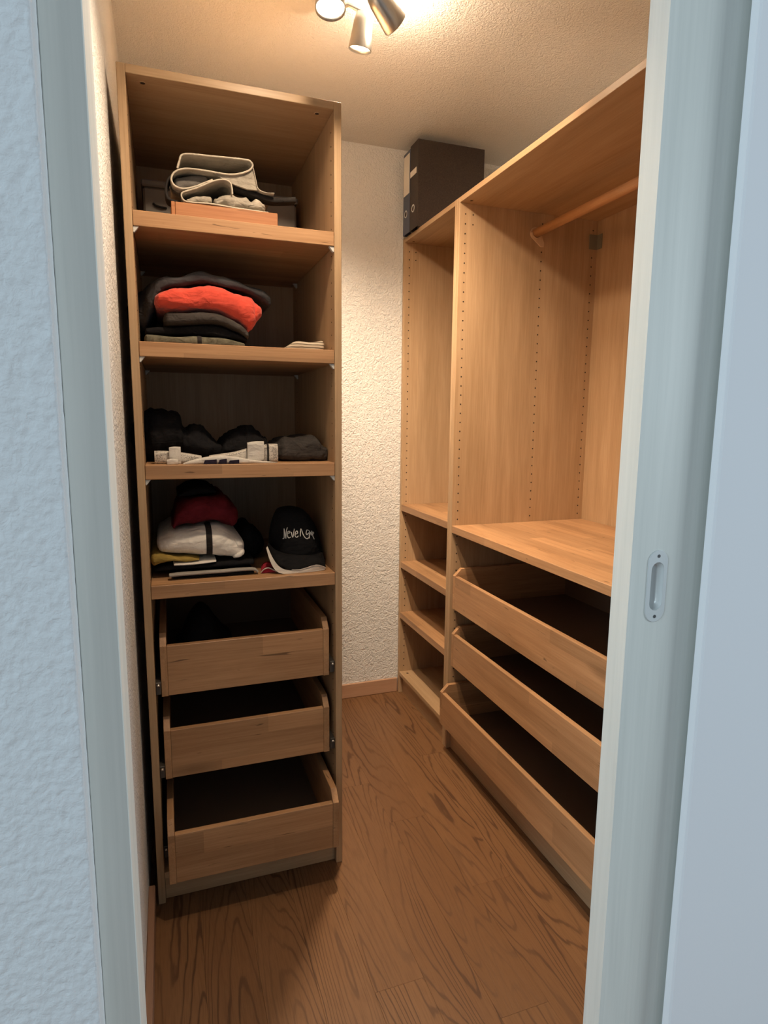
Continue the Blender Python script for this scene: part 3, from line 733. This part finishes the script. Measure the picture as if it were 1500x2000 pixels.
o = loft('folded_cloth', [(0.372, z, 1.444, 0.066, 0.22), (0.396, z, 1.460, 0.060, 0.24), (0.431, z, 1.459, 0.058, 0.24), (0.462, z, 1.464, 0.056, 0.24)], M['striped'], ex=0.6, amp=0.0025, n=24, seed=6)
setp(o, 'small striped linen cloth lying alone at right of the second shelf', 'cloth', G2)

# ---- third shelf: dark heaps, a pouch and a white sports brace
z = LS[2]; G3 = 'things heaped on the third shelf'
o = loft('crumpled_jacket', [(0.028, z, 1.283, 0.11, 0.38), (0.042, z, 1.287, 0.10, 0.40), (0.074, z, 1.280, 0.095, 0.40), (0.095, z, 1.278, 0.095, 0.40), (0.106, z, 1.266, 0.095, 0.40), (0.110, z, 1.246, 0.095, 0.40), (0.121, z, 1.239, 0.095, 0.40), (0.135, z, 1.249, 0.09, 0.40), (0.152, z, 1.245, 0.09, 0.40), (0.174, z, 1.224, 0.09, 0.38), (0.196, z, 1.196, 0.095, 0.34)], M['black_cloth'], ex=0.8, amp=0.010, freq=24, n=70, seed=11)
setp(o, 'tall crumpled black jacket heaped at left of the third shelf', 'clothing', G3)
o = loft('crumpled_shirt', [(0.206, z, 1.190, 0.10, 0.34), (0.222, z, 1.213, 0.095, 0.36), (0.247, z, 1.231, 0.09, 0.36), (0.264, z, 1.233, 0.09, 0.36), (0.275, z, 1.243, 0.09, 0.36), (0.305, z, 1.230, 0.09, 0.36), (0.314, z, 1.219, 0.092, 0.35), (0.328, z, 1.200, 0.10, 0.30)], M['black_cloth'], ex=0.85, amp=0.009, freq=26, n=56, seed=12)
setp(o, 'crumpled black shirt behind the white strap in the middle of the third shelf', 'clothing', G3)
o = loft('fabric_pouch', [(0.352, z, 1.200, 0.075, 0.24), (0.364, z, 1.211, 0.065, 0.25), (0.397, z, 1.214, 0.060, 0.26), (0.435, z, 1.221, 0.060, 0.26), (0.450, z, 1.214, 0.060, 0.26), (0.460, z, 1.198, 0.062, 0.25), (0.470, z, 1.188, 0.070, 0.24)], M['pouch'], ex=0.6, amp=0.006, freq=20, n=36, seed=13)
setp(o, 'dark grey fabric pouch at right end of the third shelf', 'pouch', G3)
br = setp(empty('sports_brace', (0.19, 0.06, z)), 'white mesh sports brace with hook straps along front of third shelf', 'brace', G3)
loft('mesh_panel', [(0.040, z, 1.181, 0.046, 0.085), (0.07, z, 1.181, 0.044, 0.085), (0.11, z, 1.175, 0.044, 0.085), (0.150, z, 1.168, 0.046, 0.085)], M['net'], br, ex=0.5, amp=0.001, endr=False, n=20)
loft('mesh_panel', [(0.170, z, 1.168, 0.046, 0.085), (0.20, z, 1.172, 0.044, 0.085), (0.235, z, 1.178, 0.044, 0.085), (0.262, z, 1.185, 0.044, 0.085)], M['net'], br, ex=0.5, amp=0.001, endr=False, n=20)
loft('mesh_panel', [(0.302, z, 1.193, 0.046, 0.080), (0.318, z, 1.196, 0.044, 0.080), (0.340, z, 1.196, 0.046, 0.080)], M['net'], br, ex=0.5, amp=0.001, endr=False, n=14, strips=((0.3115, 0.3165, M['black_web'], 'dark_band'),))
tip = loft('padded_shell', [(0.105, z, 1.151, 0.022, 0.043), (0.125, z, 1.159, 0.020, 0.043), (0.152, z, 1.165, 0.018, 0.043), (0.19, z, 1.170, 0.017, 0.043), (0.225, z, 1.168, 0.017, 0.043), (0.262, z, 1.160, 0.019, 0.043), (0.305, z, 1.154, 0.022, 0.043), (0.335, z, 1.1515, 0.026, 0.043)], M['strap_white'], br, ex=0.6, amp=0.0008, n=50)
for xa, xb, ya, yb in ((0.152, 0.184, 1.153, 1.1615), (0.187, 0.208, 1.153, 1.1625), (0.211, 0.238, 1.153, 1.160)):
    prism('navy_patch', [(xa, z + .001), (xb, z + .001), (xb, yb), (xa + 0.004, yb - 0.002)], 'y', 0.0150, 0.0185, M['navy'], tip, 0.0004)
loft('hook_strap', [(0.074, z, 1.190, 0.034, 0.046), (0.086, z, 1.192, 0.032, 0.046), (0.101, z, 1.191, 0.034, 0.046)], M['strap_white'], br, ex=0.35, amp=0.0006, endr=False, n=14)
loft('hook_strap', [(0.068, z, 1.161, 0.022, 0.033), (0.080, z, 1.1625, 0.021, 0.033), (0.094, z, 1.161, 0.022, 0.033)], M['strap_white'], br, ex=0.35, amp=0.0006, endr=False, n=14)
loft('hook_strap', [(0.261, 1.157, 1.201, 0.030, 0.043), (0.28, 1.155, 1.204, 0.027, 0.043), (0.302, 1.158, 1.204, 0.030, 0.043)], M['strap_white'], br, ex=0.30, amp=0.0006, endr=False, n=18)

# ---- fourth shelf: folded pile and two caps
z = LS[3]; G4 = 'folded clothes on the fourth shelf'
o = loft('folded_trousers', [(0.070, z, 0.868, 0.052, 0.40), (0.12, z, 0.8685, 0.048, 0.41), (0.19, z, 0.869, 0.046, 0.41), (0.25, z, 0.869, 0.046, 0.41), (0.272, z, 0.864, 0.050, 0.40)], M['black_cloth'], ex=0.5, amp=0.001, seed=21)
setp(o, 'flat black trousers with grey hem at bottom of the fourth shelf pile', 'clothing', G4)
ribbon('grey_hem', [(0.062, 0.866), (0.09, 0.8675), (0.14, 0.868), (0.20, 0.8685), (0.25, 0.8695), (0.272, 0.868), (0.279, 0.862)], 0.040, 0.060, 0.0055, M['grey_edge'], o, 30, 0.0012, 3)
o = loft('folded_shirt', [(0.028, 0.872, 0.882, 0.085, 0.42), (0.07, 0.875, 0.890, 0.072, 0.42), (0.15, 0.876, 0.888, 0.066, 0.43), (0.22, 0.876, 0.891, 0.066, 0.43), (0.275, 0.874, 0.888, 0.075, 0.42)], M['black_cloth'], ex=0.6, amp=0.002, seed=22)
setp(o, 'black folded shirt between mustard cloth and bottom trousers', 'clothing', G4)
o = loft('folded_shirt', [(0.028, 0.887, 0.922, 0.066, 0.40), (0.045, 0.896, 0.920, 0.062, 0.42), (0.08, 0.898, 0.912, 0.062, 0.42), (0.11, 0.896, 0.909, 0.064, 0.42), (0.136, 0.897, 0.905, 0.068, 0.42)], M['mustard'], ex=0.85, amp=0.0025, freq=30, n=30, seed=23)
setp(o, 'mustard yellow shirt peeking out under the white fleece', 'clothing', G4)
loft('white_hem', [(0.075, 0.889, 0.8955, 0.060, 0.30), (0.12, 0.8885, 0.8955, 0.058, 0.30), (0.16, 0.891, 0.8965, 0.060, 0.30), (0.178, 0.892, 0.896, 0.064, 0.30)], M['white_cloth'], o, ex=0.7, amp=0.001, n=20)
fl = loft('folded_fleece', [(0.046, 0.920, 0.955, 0.080, 0.40), (0.08, 0.913, 0.972, 0.068, 0.42), (0.12, 0.908, 0.979, 0.062, 0.42), (0.163, 0.902, 0.984, 0.058, 0.42), (0.195, 0.894, 0.981, 0.060, 0.42), (0.222, 0.891, 0.960, 0.064, 0.42), (0.240, 0.895, 0.945, 0.072, 0.40)], M['white_cloth'], ex=0.85, amp=0.004, freq=15, n=48, seed=24, strips=((0.155, 0.170, M['black_web'], 'zip_strip'),))
setp(fl, 'white fleece with black zip folded under the burgundy jersey', 'clothing', G4)
loft('rolled_sleeve', [(0.226, 0.895, 0.911, 0.070, 0.25), (0.240, 0.897, 0.916, 0.066, 0.25), (0.248, 0.902, 0.920, 0.070, 0.25)], M['white_cloth'], fl, ex=0.9, amp=0.001, n=12)
loft('rolled_sleeve', [(0.222, 0.925, 0.950, 0.080, 0.26), (0.236, 0.919, 0.948, 0.070, 0.26), (0.246, 0.924, 0.942, 0.074, 0.26)], M['white_cloth'], fl, ex=0.9, amp=0.0015, n=12, seed=3)
o = loft('folded_jersey', [(0.078, 0.976, 0.992, 0.100, 0.38), (0.090, 0.981, 1.030, 0.092, 0.40), (0.115, 0.984, 1.048, 0.088, 0.40), (0.155, 0.988, 1.056, 0.086, 0.40), (0.185, 0.988, 1.060, 0.086, 0.40), (0.210, 0.982, 1.054, 0.088, 0.40), (0.224, 0.974, 1.035, 0.094, 0.38)], M['burgundy'], ex=0.8, amp=0.007, freq=18, n=48, seed=25)
setp(o, 'burgundy red jersey folded on the white fleece', 'clothing', G4)
o = loft('folded_beanie', [(0.095, 1.050, 1.064, 0.15, 0.36), (0.125, 1.056, 1.078, 0.14, 0.38), (0.165, 1.060, 1.079, 0.14, 0.38), (0.190, 1.062, 1.068, 0.15, 0.36)], M['black_cloth'], ex=0.8, amp=0.003, n=24, seed=26)
setp(o, 'black knit beanie lying on top of the burgundy jersey', 'hat', G4)
o = loft('crumpled_shirt', [(0.248, z, 0.93, 0.20, 0.40), (0.262, z, 0.95, 0.19, 0.42), (0.282, z, 0.96, 0.19, 0.42), (0.297, z, 0.945, 0.20, 0.40)], M['black_cloth'], ex=0.8, amp=0.004, n=20, seed=27)
setp(o, 'crumpled black shirt in the dark between fleece pile and caps', 'clothing', G4)

def crown(name, rows, yc, ry, mat, parent, seg=36):
    """rows: (z, xl, xr, k) k scales the depth radius"""
    R_ = catmull(rows, 18); V = []; F = []
    for (zz, xl, xr, k) in R_:
        xc, rx = (xl + xr) / 2, max((xr - xl) / 2, 1e-4)
        for s in range(seg):
            a = 2 * math.pi * s / seg; V.append((xc + rx * math.cos(a), yc + ry * max(k, 0.01) * math.sin(a), zz))
    for i in range(len(R_) - 1):
        for s in range(seg): F.append((i * seg + s, i * seg + (s + 1) % seg, (i + 1) * seg + (s + 1) % seg, (i + 1) * seg + s))
    F.append(tuple((len(R_) - 1) * seg + s for s in range(seg)))
    return mesh_obj(name, V, F, mat, parent, True), R_
CY, CRY = 0.150, 0.090
rows = [(0.880, 0.330, 0.476, 1.0), (0.905, 0.328, 0.474, 1.0), (0.94, 0.330, 0.466, 0.98), (0.965, 0.334, 0.456, 0.93), (0.985, 0.340, 0.445, 0.85), (1.000, 0.346, 0.434, 0.72), (1.012, 0.354, 0.420, 0.52), (1.018, 0.374, 0.400, 0.2)]
cap = setp(empty('baseball_cap', (0.40, 0.13, z)), 'black baseball cap with white script lettering on the fourth shelf', 'cap', 'caps on the fourth shelf')
cr, CRW = crown('crown', rows, CY, CRY, M['cap_black'], cap)
def crown_y(x, zz):
    for a, b in zip(CRW, CRW[1:]):
        if a[0] <= zz <= b[0]:
            t = (zz - a[0]) / (b[0] - a[0]); xl, xr, k = (a[i] + (b[i] - a[i]) * t for i in (1, 2, 3)); break
    xc, rx = (xl + xr) / 2, (xr - xl) / 2
    u = max(-0.985, min(0.985, (x - xc) / rx))
    return CY - CRY * k * math.sqrt(1 - u * u)
STROKES = [[(0.355, 0.941), (0.358, 0.944), (0.359, 0.968)], [(0.359, 0.968), (0.362, 0.942)], [(0.362, 0.942), (0.364, 0.961), (0.367, 0.972)], [(0.366, 0.956), (0.372, 0.958), (0.372, 0.962), (0.368, 0.961), (0.366, 0.951), (0.369, 0.944), (0.374, 0.947)], [(0.376, 0.96), (0.379, 0.946), (0.384, 0.969)], [(0.385, 0.954), (0.392, 0.957), (0.391, 0.963), (0.387, 0.96), (0.385, 0.951), (0.389, 0.946), (0.394, 0.95)], [(0.399, 0.948), (0.401, 0.966), (0.403, 0.966), (0.407, 0.953), (0.413, 0.943), (0.42, 0.94), (0.422, 0.943)], [(0.424, 0.961), (0.419, 0.963), (0.416, 0.955), (0.419, 0.951), (0.425, 0.955), (0.425, 0.94)], [(0.427, 0.96), (0.428, 0.95)], [(0.43, 0.956), (0.432, 0.947), (0.435, 0.958)], [(0.436, 0.948), (0.441, 0.951), (0.438, 0.954), (0.437, 0.944), (0.441, 0.935)]]
bm = bmesh.new()
for s in STROKES:
    pts = catmull(s, 5 * (len(s) - 1)); bm_tube(bm, [(p[0], crown_y(p[0], p[1]) - 0.0005, p[1]) for p in pts], 0.00115, 6)
o = bm_obj('lettering', bm, M['thread'], cap, True); o['label'] = 'white embroidered script lettering'
# brim: outer lip (white underside showing) and the black top running back to the crown
OUT = catmull([(0.304, 0.040, 0.926), (0.310, 0.034, 0.900), (0.322, 0.028, 0.872), (0.343, 0.024, 0.8585), (0.388, 0.022, 0.8580), (0.425, 0.024, 0.8580), (0.458, 0.032, 0.8582)], 40)
INN = catmull([(0.308, 0.044, 0.930), (0.320, 0.036, 0.900), (0.336, 0.029, 0.877), (0.358, 0.025, 0.867), (0.392, 0.023, 0.866), (0.434, 0.025, 0.874), (0.462, 0.034, 0.863)], 40)
BAS = []
for k in range(41):
    a = math.pi + math.pi * k / 40; u = k / 40
    BAS.append((0.403 + 0.0735 * math.cos(a), CY + CRY * math.sin(a) * 1.0 - 0.001, 0.905 - 0.02 * u))
def strip_mesh(name, A, B, mat, parent, th=0.002, mid=0.0):
    V = []; n = len(A); rows_ = 5
    for s in (0, 1):
        for r in range(rows_ + 1):
            t = r / rows_
            for a, b in zip(A, B):
                p = Vector(a).lerp(Vector(b), t); p.z += mid * math.sin(math.pi * t) + (th if s else 0); p.y += 0.0005 * s
                V.append(tuple(p))
    W = n * (rows_ + 1); F = []
    for r in range(rows_):
        for i in range(n - 1):
            q = (r * n + i, r * n + i + 1, (r + 1) * n + i + 1, (r + 1) * n + i); F.append(q); F.append(tuple(W + x for x in reversed(q)))
    for r in (0, rows_):
        for i in range(n - 1): F.append((r * n + i, r * n + i + 1, W + r * n + i + 1, W + r * n + i))
    return mesh_obj(name, V, F, mat, parent, True)
strip_mesh('brim', INN, BAS, M['cap_black'], cap, 0.0022, 0.012)
strip_mesh('brim_underside', OUT, [(p[0], p[1] + .0003, p[2] - 0.0004) for p in INN], M['cap_white'], cap, 0.0010)
tube('brim_edge', [(p[0], p[1] - 0.0004, p[2] + 0.001) for p in INN[22:]], 0.0011, M['cap_white'], cap, 6)
tube('brim_seam', catmull([(0.322, 0.070, 0.916), (0.330, 0.062, 0.896), (0.342, 0.054, 0.880), (0.356, 0.046, 0.872)], 20), [0.0006 + 0.0022 * math.sin(math.pi * min(1, k / 20 * 1.05)) for k in range(21)], M['cap_white'], cap, 6)
cap2 = setp(empty('baseball_cap', (0.39, 0.15, z)), 'red cap with cream brim edge tucked beneath the black cap', 'cap', 'caps on the fourth shelf')
O2 = catmull([(0.290, 0.048, 0.860), (0.297, 0.044, 0.8685), (0.309, 0.042, 0.8725), (0.322, 0.042, 0.866), (0.332, 0.044, 0.860)], 24)
I2 = [(p[0] + 0.022 * (0.5), p[1] + 0.07, p[2]) for p in O2]
strip_mesh('brim', [(p[0], p[1] + .001, p[2]) for p in O2], I2, M['cap_red'], cap2, 0.0012)
tube('brim_edge', O2, 0.0016, M['cap_white'], cap2, 6)
prism('brim_underside', [(p[0], p[2] - 0.0018) for p in O2] + [(0.331, 0.8585), (0.292, 0.8585)], 'y', 0.047, 0.052, M['cap_red'], cap2)
crown('crown', [(0.8705, 0.338, 0.468, 0.92), (0.91, 0.338, 0.464, 0.92), (0.95, 0.342, 0.455, 0.86), (0.985, 0.352, 0.434, 0.70), (1.003, 0.372, 0.408, 0.35)], CY, CRY * 0.95, M['cap_red'], cap2, 24)

# ---- in the top drawer
o = loft('crumpled_cloth', [(0.085, 0.582, 0.625, 0.16, 0.34), (0.11, 0.582, 0.690, 0.15, 0.36), (0.143, 0.582, 0.722, 0.15, 0.38), (0.168, 0.582, 0.702, 0.15, 0.38), (0.185, 0.582, 0.668, 0.15, 0.38), (0.215, 0.582, 0.630, 0.16, 0.36)], M['black_cloth'], ex=0.85, amp=0.005, n=30, seed=31)
setp(o, 'crumpled black cloth lying in the top drawer of the left tower', 'clothing')

# ---- binders on the far right frame
def marbled(name, a, b):
    t = NT(name); v = t.coords((1, 1, 1), 2)
    n = t.noise(v, 260, 4, 0.7, 1.5)
    return t.done(t.ramp(n, [(0.35, a), (0.7, b)]), 0.55, 0.35)
M['binder_black'] = marbled('marbled_black_board', (0.022, 0.015, 0.012), (0.065, 0.045, 0.036))
M['binder_blue'] = marbled('blue_grey_board', (0.07, 0.085, 0.13), (0.10, 0.12, 0.17))
M['paper'] = plain('label_paper', (0.80, 0.76, 0.68), 0.8)
def binder(y0, y1, h, mat, label, lab):
    x0, x1 = 1.031, 1.318; zb = H + 0.0006; t = 0.0024
    r = setp(empty('lever_arch_file', ((x0 + x1) / 2, (y0 + y1) / 2, zb)), label, 'binder', 'lever arch files on the far right frame')
    for ya in (y0, y1 - t): box('cover', x0 + 0.002, x1, ya, ya + t, zb, zb + h, mat, r, 0.0006)
    sp = box('spine', x0, x0 + t, y0 + 0.0004, y1 - 0.0004, zb, zb + h, mat, r, 0.0006)
    box('papers', x0 + 0.03, x1 - 0.012, y0 + 0.012, y1 - 0.012, zb + 0.004, zb + h - 0.02, M['paper'], r, 0.001)
    yc, zc = (y0 + y1) / 2 + 0.004, zb + 0.078
    bm = bmesh.new(); prof = [(0.0145, -0.0002), (0.0145, 0.0012), (0.012, 0.0018), (0.0105, 0.0010), (0.0100, -0.0002)]
    rg = [[bm.verts.new((x0 - d, yc + q * math.cos(2 * math.pi * k / 24), zc + q * math.sin(2 * math.pi * k / 24))) for k in range(24)] for q, d in prof]
    for A, B in zip(rg, rg[1:]):
        for k in range(24): bm.faces.new((A[k], A[(k + 1) % 24], B[(k + 1) % 24], B[k]))
    bm_obj('finger_ring', bm, M['nickel'], sp, True)
    disc_holes('finger_hole', [(x0, yc, zc)], (-1, 0, 0), 0.0101, M['dark_hole'], sp, 0.0004, 24)
    for (a, b, za, zz) in lab:
        box('spine_label', x0 - 0.0006, x0 - 0.0001, y0 + a, y0 + b, zb + za, zb + zz, M['paper'], sp, 0)
binder(0.818, 0.899, 0.318, M['binder_black'], 'black marbled lever arch file nearer the camera on the far right frame', [(0.014, 0.079, 0.200, 0.222)])
binder(0.902, 0.972, 0.312, M['binder_blue'], 'blue grey lever arch file with white spine label by the back wall', [(0.004, 0.066, 0.150, 0.300)])
